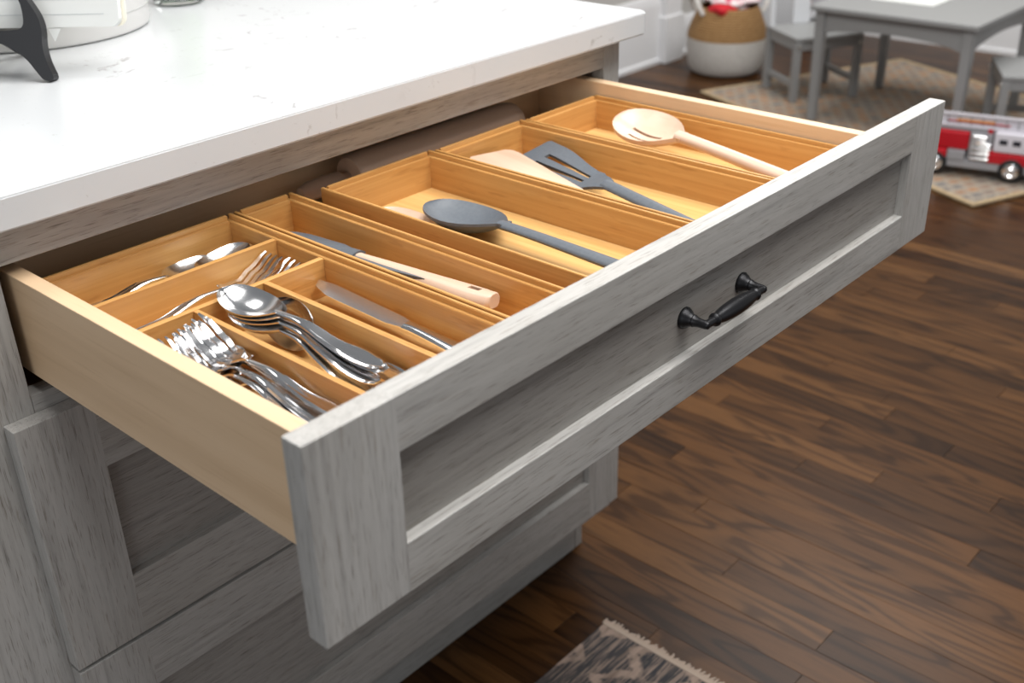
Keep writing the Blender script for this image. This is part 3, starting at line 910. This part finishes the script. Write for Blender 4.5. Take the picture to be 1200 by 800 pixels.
obj('ledge', nb(-0.185, -0.015, 0.004, 0.042, 0.0400, 0.0485, bev=0.002), 'black_lacquer', es, local=True)
obj('hinge_knob', lathe(bmesh.new(), [(0.003, 0), (0.0055, 0.002), (0.0055, 0.009), (0.003, 0.011)], Matrix.Translation((-0.07, 0.05, 0.034)), 12), 'black_lacquer', es, local=True)
bk = thing('cookbook', 'open white book with ruled pages resting on the black easel', 'book', EM @ Vector((-0.10, 0.02, 0.0500)), EA)
TB = Matrix.Rotation(math.radians(-12), 4, 'X')


def page_block(xa, xb, t, r=0.010):
    pl = [(xa, 0.0), (xb - r, 0.0)] + [(xb - r + r * math.sin(a), r - r * math.cos(a)) for a in lin(0, PI / 2, 5)] + [(xb, 0.21), (xa, 0.21)]
    return prism(bmesh.new(), pl, TB @ Matrix.Rotation(PI / 2, 4, 'X'), t)


def mirror_block(bm):
    for v in bm.verts: v.co.x = -v.co.x
    return bm


c = obj('cover', page_block(-0.185, 0.185, 0.003), 'paper_cream', bk, local=True); c.location = (0, 0.0125, 0.0004)
for sgn, mir in ((1, False), (-1, True)):
    bm = page_block(0.001, 0.181, 0.010)
    if mir: mirror_block(bm)
    pg = obj('page_block', bm, 'paper', bk, local=True); pg.location = (0, 0.0088, 0.0008)
    for i in range(12):
        z = 0.013 + i * 0.0155
        rb = nb(0.012 * sgn if sgn > 0 else -0.165, 0.165 if sgn > 0 else -0.012, -0.0102, -0.0098, z, z + 0.0010)
        for v in rb.verts: v.co = TB @ v.co
        obj('ruled_line', rb, 'print_line', pg, local=True)
tri = prism(bmesh.new(), [(0.010, 0.002), (0.024, 0.002), (0.016, -0.012)], TB @ Matrix.Rotation(PI / 2, 4, 'X'), 0.0006)
tg = obj('page_marker', tri, 'paper', bk, local=True); tg.location = (0.092, -0.003, 0)

cn = thing('canister', 'round white ceramic canister with fine rings behind the open book', 'canister', (0.372, 0.566, ZC1))
obj('body', lathe(bmesh.new(), [(0.141, 0), (0.145, 0.002), (0.1465, 0.006), (0.147, 0.12), (0.145, 0.128), (0.12, 0.130)], Matrix.Translation((0.372, 0.566, ZC1)), 64), 'ceramic', cn)
for z in (0.026, 0.050, 0.074):
    obj('ring', lathe(bmesh.new(), [(0.146, z), (0.1474, z + 0.0004), (0.1474, z + 0.0012), (0.146, z + 0.0016)], Matrix.Translation((0.372, 0.566, ZC1)), 64, cap=False), 'ceramic_line', cn)
obj('lid', lathe(bmesh.new(), [(0.12, 0.1305), (0.147, 0.131), (0.147, 0.138), (0.06, 0.146), (0.014, 0.147), (0.012, 0.155), (0.018, 0.166), (0.010, 0.173), (0.001, 0.174)], Matrix.Translation((0.372, 0.566, ZC1)), 64), 'ceramic', cn)

JX, JY = 0.588, 0.560
jr = thing('glass_jar', 'clear glass jar with green stems at the back of the countertop', 'jar', (JX, JY, ZC1))
JM = Matrix.Translation((JX, JY, ZC1))
obj('glass_wall', lathe(bmesh.new(), [(0.001, 0.0005), (0.032, 0.0005), (0.036, 0.003), (0.037, 0.01), (0.037, 0.10), (0.034, 0.105), (0.034, 0.012), (0.030, 0.007), (0.001, 0.006)], JM, 32, cap=False), 'glass', jr)
obj('water', lathe(bmesh.new(), [(0.0295, 0.0075), (0.0335, 0.0125), (0.0335, 0.06)], JM, 32), 'water', jr)
for i in range(15):
    a = i * 2.4; b = a + 2.2
    p0 = Vector((JX + 0.022 * math.cos(a), JY + 0.022 * math.sin(a), ZC1 + 0.012)); p1 = Vector((JX + 0.024 * math.cos(b), JY + 0.024 * math.sin(b), ZC1 + 0.125))
    obj('stem', tube(bmesh.new(), [p0, (p0 + p1) / 2 + Vector((0.003, 0, 0)), p1], 0.0044, 6), 'leaf_green', jr)
    M = Matrix.Translation(p1) @ Matrix.Rotation(b, 4, 'Z') @ Matrix.Rotation(0.5, 4, 'X')
    obj('leaf', sheet(bmesh.new(), lin(0, 0.05, 6), (-1, 0, 1), lambda y, u: M @ Vector((u * 0.012 * math.sin(PI * min(0.97, 0.06 + y / 0.05)), y, 0.004 * u * u)), lambda y, u: 0.0006), 'leaf_green', jr)

# ------------------------------------------------------------------ kitchen runner in front of the cabinet
ru = thing('runner_rug', 'faded runner with charcoal motifs and a pale fringe beside the toe kick', 'rug', (0.2, -0.45, FL))
obj('pile', nb(-0.9, 0.762, -0.80, -0.098, FL + 0.0008, FL + 0.006, bev=0.002), 'runner', ru)
bm = bmesh.new()
yy = -0.097
while yy > -0.8:
    L = random.uniform(0.008, 0.015); dy = random.uniform(-0.004, 0.004)
    tube(bm, [(0.760, yy, FL + 0.0055), (0.766, yy, FL + 0.006), (0.764 + L * 0.6, yy + dy * 0.5, FL + 0.0035), (0.764 + L, yy + dy, FL + 0.0026)], [0.0018, 0.0022, 0.002, 0.0012], 5)
    yy -= 0.0042
fr = obj('fringe', bm, 'fringe', ru); fr['kind'] = 'stuff'
obj('hem', nb(0.757, 0.765, -0.80, -0.098, FL + 0.0008, FL + 0.0072, bev=0.002), 'fringe', ru)

# ------------------------------------------------------------------ playroom corner
RA = math.atan2(0.92, 0.39)
pr = thing('play_rug', 'flat woven beige rug with grey and orange flecks under the play table', 'rug', (2.872, 0.158, FL), RA - PI / 2)
obj('weave', nb(0.018, 1.02, 0.018, 1.425, 0.0008, 0.009, bev=0.003), 'rug_weave', pr, local=True)
for a in ((0, 1.04, 0, 0.02), (0, 1.04, 1.423, 1.443), (0, 0.02, 0.0195, 1.4235), (1.018, 1.04, 0.0195, 1.4235)):
    obj('border', nb(*a, 0.0008, 0.0115, bev=0.004), 'jute', pr, local=True)
RZ = FL + 0.0095

# play table
tb = thing('play_table', 'grey painted low play table standing on the woven rug', 'table', (3.62, 0.69, RZ))
TX0, TX1, TY0, TY1, TH = 3.325, 3.94, 0.392, 0.985, FL + 0.42
obj('tabletop', nb(TX0, TX1, TY0, TY1, TH - 0.018, TH, bev=0.004), 'paint_grey', tb)
lw = 0.036; ins = 0.016
for x in (TX0 + ins, TX1 - ins - lw):
    for y in (TY0 + ins, TY1 - ins - lw):
        bm = nb(x, x + lw, y, y + lw, RZ + 0.0003, TH - 0.0185)
        cx, cy = x + lw / 2, y + lw / 2
        for v in bm.verts:
            if v.co.z < FL + 0.1: v.co.x = cx + (v.co.x - cx) * 0.8; v.co.y = cy + (v.co.y - cy) * 0.8
        bmesh.ops.bevel(bm, geom=list(bm.edges), offset=0.003, segments=2, affect='EDGES')
        obj('leg', bm, 'paint_grey', tb)


def apron(par, a, b, h, ztop, t, mat):
    """board between two legs with an arched lower edge"""
    a, b = Vector(a), Vector(b); d = (b - a).normalized(); L = (b - a).length
    nrm = Vector((-d.y, d.x, 0))
    pl = [(0, 0), (L, 0)] + [(L - L * q, -h + 0.026 * math.sin(PI * q) ** 0.6) for q in lin(0, 1, 13)]
    M = Matrix((d, Vector((0, 0, 1)), -nrm)).transposed().to_4x4(); M.translation = a + Vector((0, 0, ztop))
    return obj('apron', prism(bmesh.new(), pl, M, t), mat, par)


for y in (TY0 + ins + 0.026, TY1 - ins - 0.008):
    apron(tb, (TX0 + ins + lw, y, 0), (TX1 - ins - lw, y, 0), 0.078, TH - 0.0185, 0.016, 'paint_grey')
for x in (TX0 + ins + 0.026, TX1 - ins - 0.008):
    apron(tb, (x, TY1 - ins - lw, 0), (x, TY0 + ins + lw, 0), 0.078, TH - 0.0185, 0.016, 'paint_grey')
tag(obj('paper_sheet', nb(3.53, 3.76, 0.63, 0.86, TH + 0.0004, TH + 0.0035, bev=0.0006), 'paper', loc=(3.58, 0.75, TH)), 'white sheet of paper lying on the grey play table', 'paper')


def make_chair(label, loc, rz):
    t = thing('play_chair', label, 'chair', loc, rz, 'grey play chairs')
    hx, hy, sh = 0.128, 0.112, 0.245
    lg = 0.028
    obj('seat', nb(-hx - 0.014, hx + 0.014, -hy - 0.014, hy + 0.012, sh - 0.017, sh, bev=0.005), 'paint_grey', t, local=True)
    for sx in (-1, 1):
        x = sx * hx
        obj('leg', nb(x - lg / 2, x + lg / 2, -hy - lg / 2, -hy + lg / 2, 0.0004, sh - 0.0175, bev=0.003), 'paint_grey', t, local=True)
        obj('leg', nb(x - lg / 2, x + lg / 2, hy - lg / 2, hy + lg / 2, 0.0004, sh - 0.0175, bev=0.003), 'paint_grey', t, local=True)
        bp = obj('back_post', tube(bmesh.new(), [(x, hy - 0.004, sh), (x, hy + 0.006, sh + 0.12), (x, hy + 0.024, sh + 0.26)], 0.013, 8), 'paint_light', t, local=True)
        obj('side_stretcher', nb(x - 0.008, x + 0.008, -hy + lg / 2, hy - lg / 2, 0.055, 0.078, bev=0.002), 'paint_grey', t, local=True)
        obj('side_apron', nb(x - 0.008, x + 0.008, -hy + lg / 2, hy - lg / 2, sh - 0.05, sh - 0.0175, bev=0.002), 'paint_grey', t, local=True)
        b = obj('bolt_cap', lathe(bmesh.new(), [(0.0075, 0), (0.0075, 0.002), (0.003, 0.004)], Matrix.Translation((x, -hy - lg / 2, sh - 0.034)) @ Matrix.Rotation(PI / 2, 4, 'X'), 12), 'bolt', t, local=True)
    obj('front_apron', nb(-hx + lg / 2, hx - lg / 2, -hy - 0.008, -hy + 0.008, sh - 0.05, sh - 0.0175, bev=0.002), 'paint_grey', t, local=True)
    obj('back_apron', nb(-hx + lg / 2, hx - lg / 2, hy - 0.008, hy + 0.008, sh - 0.05, sh - 0.0175, bev=0.002), 'paint_grey', t, local=True)
    bm = nb(-0.036, 0.036, -0.006, 0.006, 0, 0.236, bev=0.002)
    for v in bm.verts: v.co.y += hy + 0.002 + v.co.z * 0.08
    sl = obj('back_slat', bm, 'paint_light', t, local=True); sl.location = (0, 0, sh + 0.0005)
    obj('top_rail', nb(-hx - 0.012, hx + 0.012, hy + 0.012, hy + 0.034, sh + 0.238, sh + 0.30, bev=0.005), 'paint_light', t, local=True)
    return t


CA, CB, CC = Vector((3.645, 1.298)), Vector((3.517, 1.123)), Vector((3.726, 0.986))
cc = (CA + CC) / 2
ch = make_chair('grey play chair between the woven basket and the table', (cc.x, cc.y, RZ), math.atan2(CC.y - CB.y, CC.x - CB.x))
c2 = dup(ch, 'grey play chair at the right edge of the frame behind the fire truck')
c2.rotation_euler = (0, 0, math.radians(-152)); c2.location = (3.600, 0.275, RZ)

# woven basket
KX, KY = 3.80, 1.60
bs = thing('belly_basket', 'round basket with natural woven top and white lower half', 'basket', (KX, KY, FL))
KM = Matrix.Translation((KX, KY, FL + 0.001))
obj('white_base', lathe(bmesh.new(), [(0.128, 0), (0.146, 0.008), (0.158, 0.03), (0.165, 0.07), (0.168, 0.11), (0.1675, 0.150), (0.160, 0.150)], KM, 48), 'white_rope', bs)
obj('woven_top', lathe(bmesh.new(), [(0.160, 0.1502), (0.1678, 0.1502), (0.164, 0.172), (0.154, 0.202), (0.141, 0.233), (0.129, 0.258), (0.123, 0.270), (0.119, 0.274), (0.115, 0.270), (0.121, 0.255), (0.145, 0.20), (0.155, 0.1502)], KM, 48, cap=False), 'seagrass', bs)
for a in (math.radians(-40), math.radians(140)):
    c_, s_ = math.cos(a), math.sin(a); tx, ty = -s_, c_
    pts = [(KX + c_ * rr + tx * q, KY + s_ * rr + ty * q, FL + z) for rr, q, z in ((0.128, -0.055, 0.250), (0.146, -0.052, 0.285), (0.156, -0.025, 0.325), (0.158, 0.0, 0.335), (0.156, 0.025, 0.325), (0.146, 0.052, 0.285), (0.128, 0.055, 0.250))]
    obj('handle', tube(bmesh.new(), pts, 0.010, 8), 'cord_white', bs)


def lump(cx, cy, cz, rx, ry, rz, seed, amp=0.18):
    bm = bmesh.new(); bmesh.ops.create_icosphere(bm, subdivisions=4, radius=1)
    rn = random.Random(seed); wv = [(Vector((rn.uniform(-1, 1), rn.uniform(-1, 1), rn.uniform(-1, 1))).normalized(), rn.uniform(3, 8), rn.uniform(0, 6)) for _ in range(6)]
    for v in bm.verts:
        d = 1 + sum(math.sin(v.co.dot(q) * f + p) for q, f, p in wv) * amp / 6 * 1.6
        v.co = Vector((cx + v.co.x * rx * d, cy + v.co.y * ry * d, cz + v.co.z * rz * d))
    return bm


rv = (right0.x, right0.y)
tag(obj('red_cloth', lump(KX - 0.055 - 0.02, KY + 0.025 - 0.045, FL + 0.268, 0.058, 0.058, 0.038, 3), 'red_cloth', loc=(KX, KY, FL + 0.3)), 'bright red cloth hanging over the basket rim', 'cloth')
tag(obj('throw_blanket', lump(KX + 0.012, KY - 0.01, FL + 0.298, 0.098, 0.098, 0.045, 8, 0.3), 'pink_cloth', loc=(KX, KY, FL + 0.3)), 'pink and white fluffy blanket heaped in the basket', 'blanket')

# white book shelf in the corner with picture books
sf = thing('book_shelf', 'low white shelf in the room corner behind the play chair', 'shelf', (4.60, 1.76, FL))
for a in ((4.44, 4.462, 1.63, 1.893, 0, 0.62), (4.73, 4.752, 1.63, 1.893, 0, 0.62)):
    obj('side_panel', nb(a[0], a[1], a[2], a[3], FL + 0.0005, FL + a[5], bev=0.002), 'paint_light', sf)
for z in (0.075, 0.34, 0.60):
    obj('shelf_board', nb(4.462, 4.73, 1.63, 1.89, FL + z, FL + z + 0.018, bev=0.001), 'paint_light', sf)
bx0 = 4.466
for nm, mt, wd, hh, lb in (('picture_book', 'teal', 0.036, 0.20, 'teal picture book at the left end of the white shelf'), ('picture_book', 'olive', 0.030, 0.17, 'olive green picture book beside the teal one'),
                           ('picture_book', 'dark_brown', 0.034, 0.21, 'dark brown picture book on the white shelf'), ('picture_book', 'orange', 0.040, 0.18, 'orange picture book at the right of the shelf row')):
    t = thing(nm, lb, 'book', (bx0 + wd / 2, 1.72, FL + 0.0935), 0, 'picture books on the white shelf')
    z0 = FL + 0.0935
    bm = nb(bx0, bx0 + 0.003, 1.650, 1.80, z0, z0 + hh); box(bm, bx0 + wd - 0.004, bx0 + wd - 0.001, 1.650, 1.80, z0, z0 + hh); box(bm, bx0, bx0 + wd - 0.001, 1.647, 1.6515, z0, z0 + hh)
    obj('cover', bm, mt, t)
    obj('pages', nb(bx0 + 0.0032, bx0 + wd - 0.0042, 1.6518, 1.795, z0 + 0.003, z0 + hh - 0.004), 'paper', t)
    bx0 += wd + 0.001

# toy fire truck (local x = forward, y = away from the viewer, z up; origin at the rear wheel's outer foot)
ta = math.atan2(-0.968, 0.251)
fk = thing('toy_fire_truck', 'red and white toy fire truck parked on the woven rug', 'toy truck', (3.062, 0.366, FL + 0.0118), ta)


def TK(nm, mat, par, *a, **kw): return obj(nm, nb(*a, **kw), mat, par, local=True)


TK('chassis', 'truck_grey', fk, -0.085, 0.345, 0.006, 0.112, 0.028, 0.052, bev=0.003)
TK('rear_body', 'truck_red', fk, -0.085, 0.092, 0.010, 0.108, 0.082, 0.140, bev=0.008)
TK('rear_fender', 'truck_red', fk, -0.085, 0.032, 0.0, 0.118, 0.052, 0.0815, bev=0.006)
TK('locker', 'truck_grey', fk, 0.034, 0.086, 0.001, 0.117, 0.052, 0.0815, bev=0.002)
TK('mid_body', 'truck_grey', fk, 0.0925, 0.158, 0.012, 0.106, 0.052, 0.140, bev=0.003)
for z in (0.062, 0.078, 0.092, 0.106, 0.118, 0.130):
    wd = 0.060 if z < 0.11 else 0.045
    TK('chrome_pipe', 'chrome', fk, 0.098, 0.098 + wd, 0.0, 0.0115, z - 0.0052, z + 0.0052, bev=0.0045, seg=3)
TK('gauge', 'amber', fk, 0.112, 0.126, 0.004, 0.0115, 0.111, 0.1165, bev=0.001)
cabn = TK('cab', 'truck_white', fk, 0.162, 0.345, 0.004, 0.114, 0.0885, 0.152, bev=0.008)
TK('cab_lower', 'truck_red', fk, 0.150, 0.350, 0.001, 0.117, 0.052, 0.088, bev=0.006)
for x in (0.178, 0.216, 0.258):
    TK('window', 'window_dark', cabn, x, x + 0.024, 0.0025, 0.006, 0.114, 0.131, bev=0.002)
TK('windscreen', 'window_dark', cabn, 0.344, 0.347, 0.014, 0.104, 0.108, 0.142, bev=0.001)
TK('beacon', 'truck_red', fk, 0.140, 0.156, 0.018, 0.034, 0.1405, 0.156, bev=0.004)
TK('roof_deck', 'truck_grey', fk, -0.080, 0.160, 0.022, 0.096, 0.1405, 0.150, bev=0.002)
for x in (0.0, 0.225):
    for y in (-0.003, 0.097):
        wh = obj('wheel', lathe(bmesh.new(), [(0.024, 0), (0.033, 0.001), (0.037, 0.005), (0.037, 0.019), (0.033, 0.023), (0.024, 0.024)], Matrix.Translation((x, y + 0.024, 0.037)) @ Matrix.Rotation(PI / 2, 4, 'X'), 28), 'tyre', fk, local=True)
        obj('hub', lathe(bmesh.new(), [(0.0235, 0), (0.0235, 0.002), (0.017, 0.004), (0.012, 0.001), (0.006, 0.005), (0.001, 0.006)] if y < 0 else [(0.0235, -0.024), (0.0235, -0.026), (0.012, -0.025), (0.001, -0.029)], Matrix.Translation((x, y + (0.0005 if y < 0 else 0.024 - 0.0235), 0.037)) @ Matrix.Rotation(PI / 2, 4, 'X'), 24), 'chrome', wh, local=True)
lad = TK('ladder', 'truck_white', fk, -0.095, 0.375, 0.020, 0.026, 0.152, 0.160, bev=0.002)
TK('ladder_rail', 'truck_white', lad, -0.095, 0.375, 0.020, 0.026, 0.186, 0.196, bev=0.002)
TK('ladder_rail', 'truck_white', lad, -0.095, 0.375, 0.090, 0.096, 0.152, 0.160, bev=0.002)
TK('ladder_board', 'truck_white', lad, -0.090, 0.370, 0.0265, 0.030, 0.159, 0.188)
for i in range(14):
    x = -0.085 + i * 0.034
    TK('ladder_brace', 'truck_grey', lad, x, x + 0.004, 0.0225, 0.0262, 0.159, 0.187)
    TK('rung', 'truck_white', lad, x, x + 0.006, 0.030, 0.090, 0.153, 0.159)
TK('emblem_band', 'amber', lad, 0.045, 0.155, 0.0215, 0.0262, 0.170, 0.176, bev=0.001)
TK('emblem_band', 'truck_red', lad, 0.020, 0.200, 0.0218, 0.0260, 0.167, 0.171, bev=0.001)
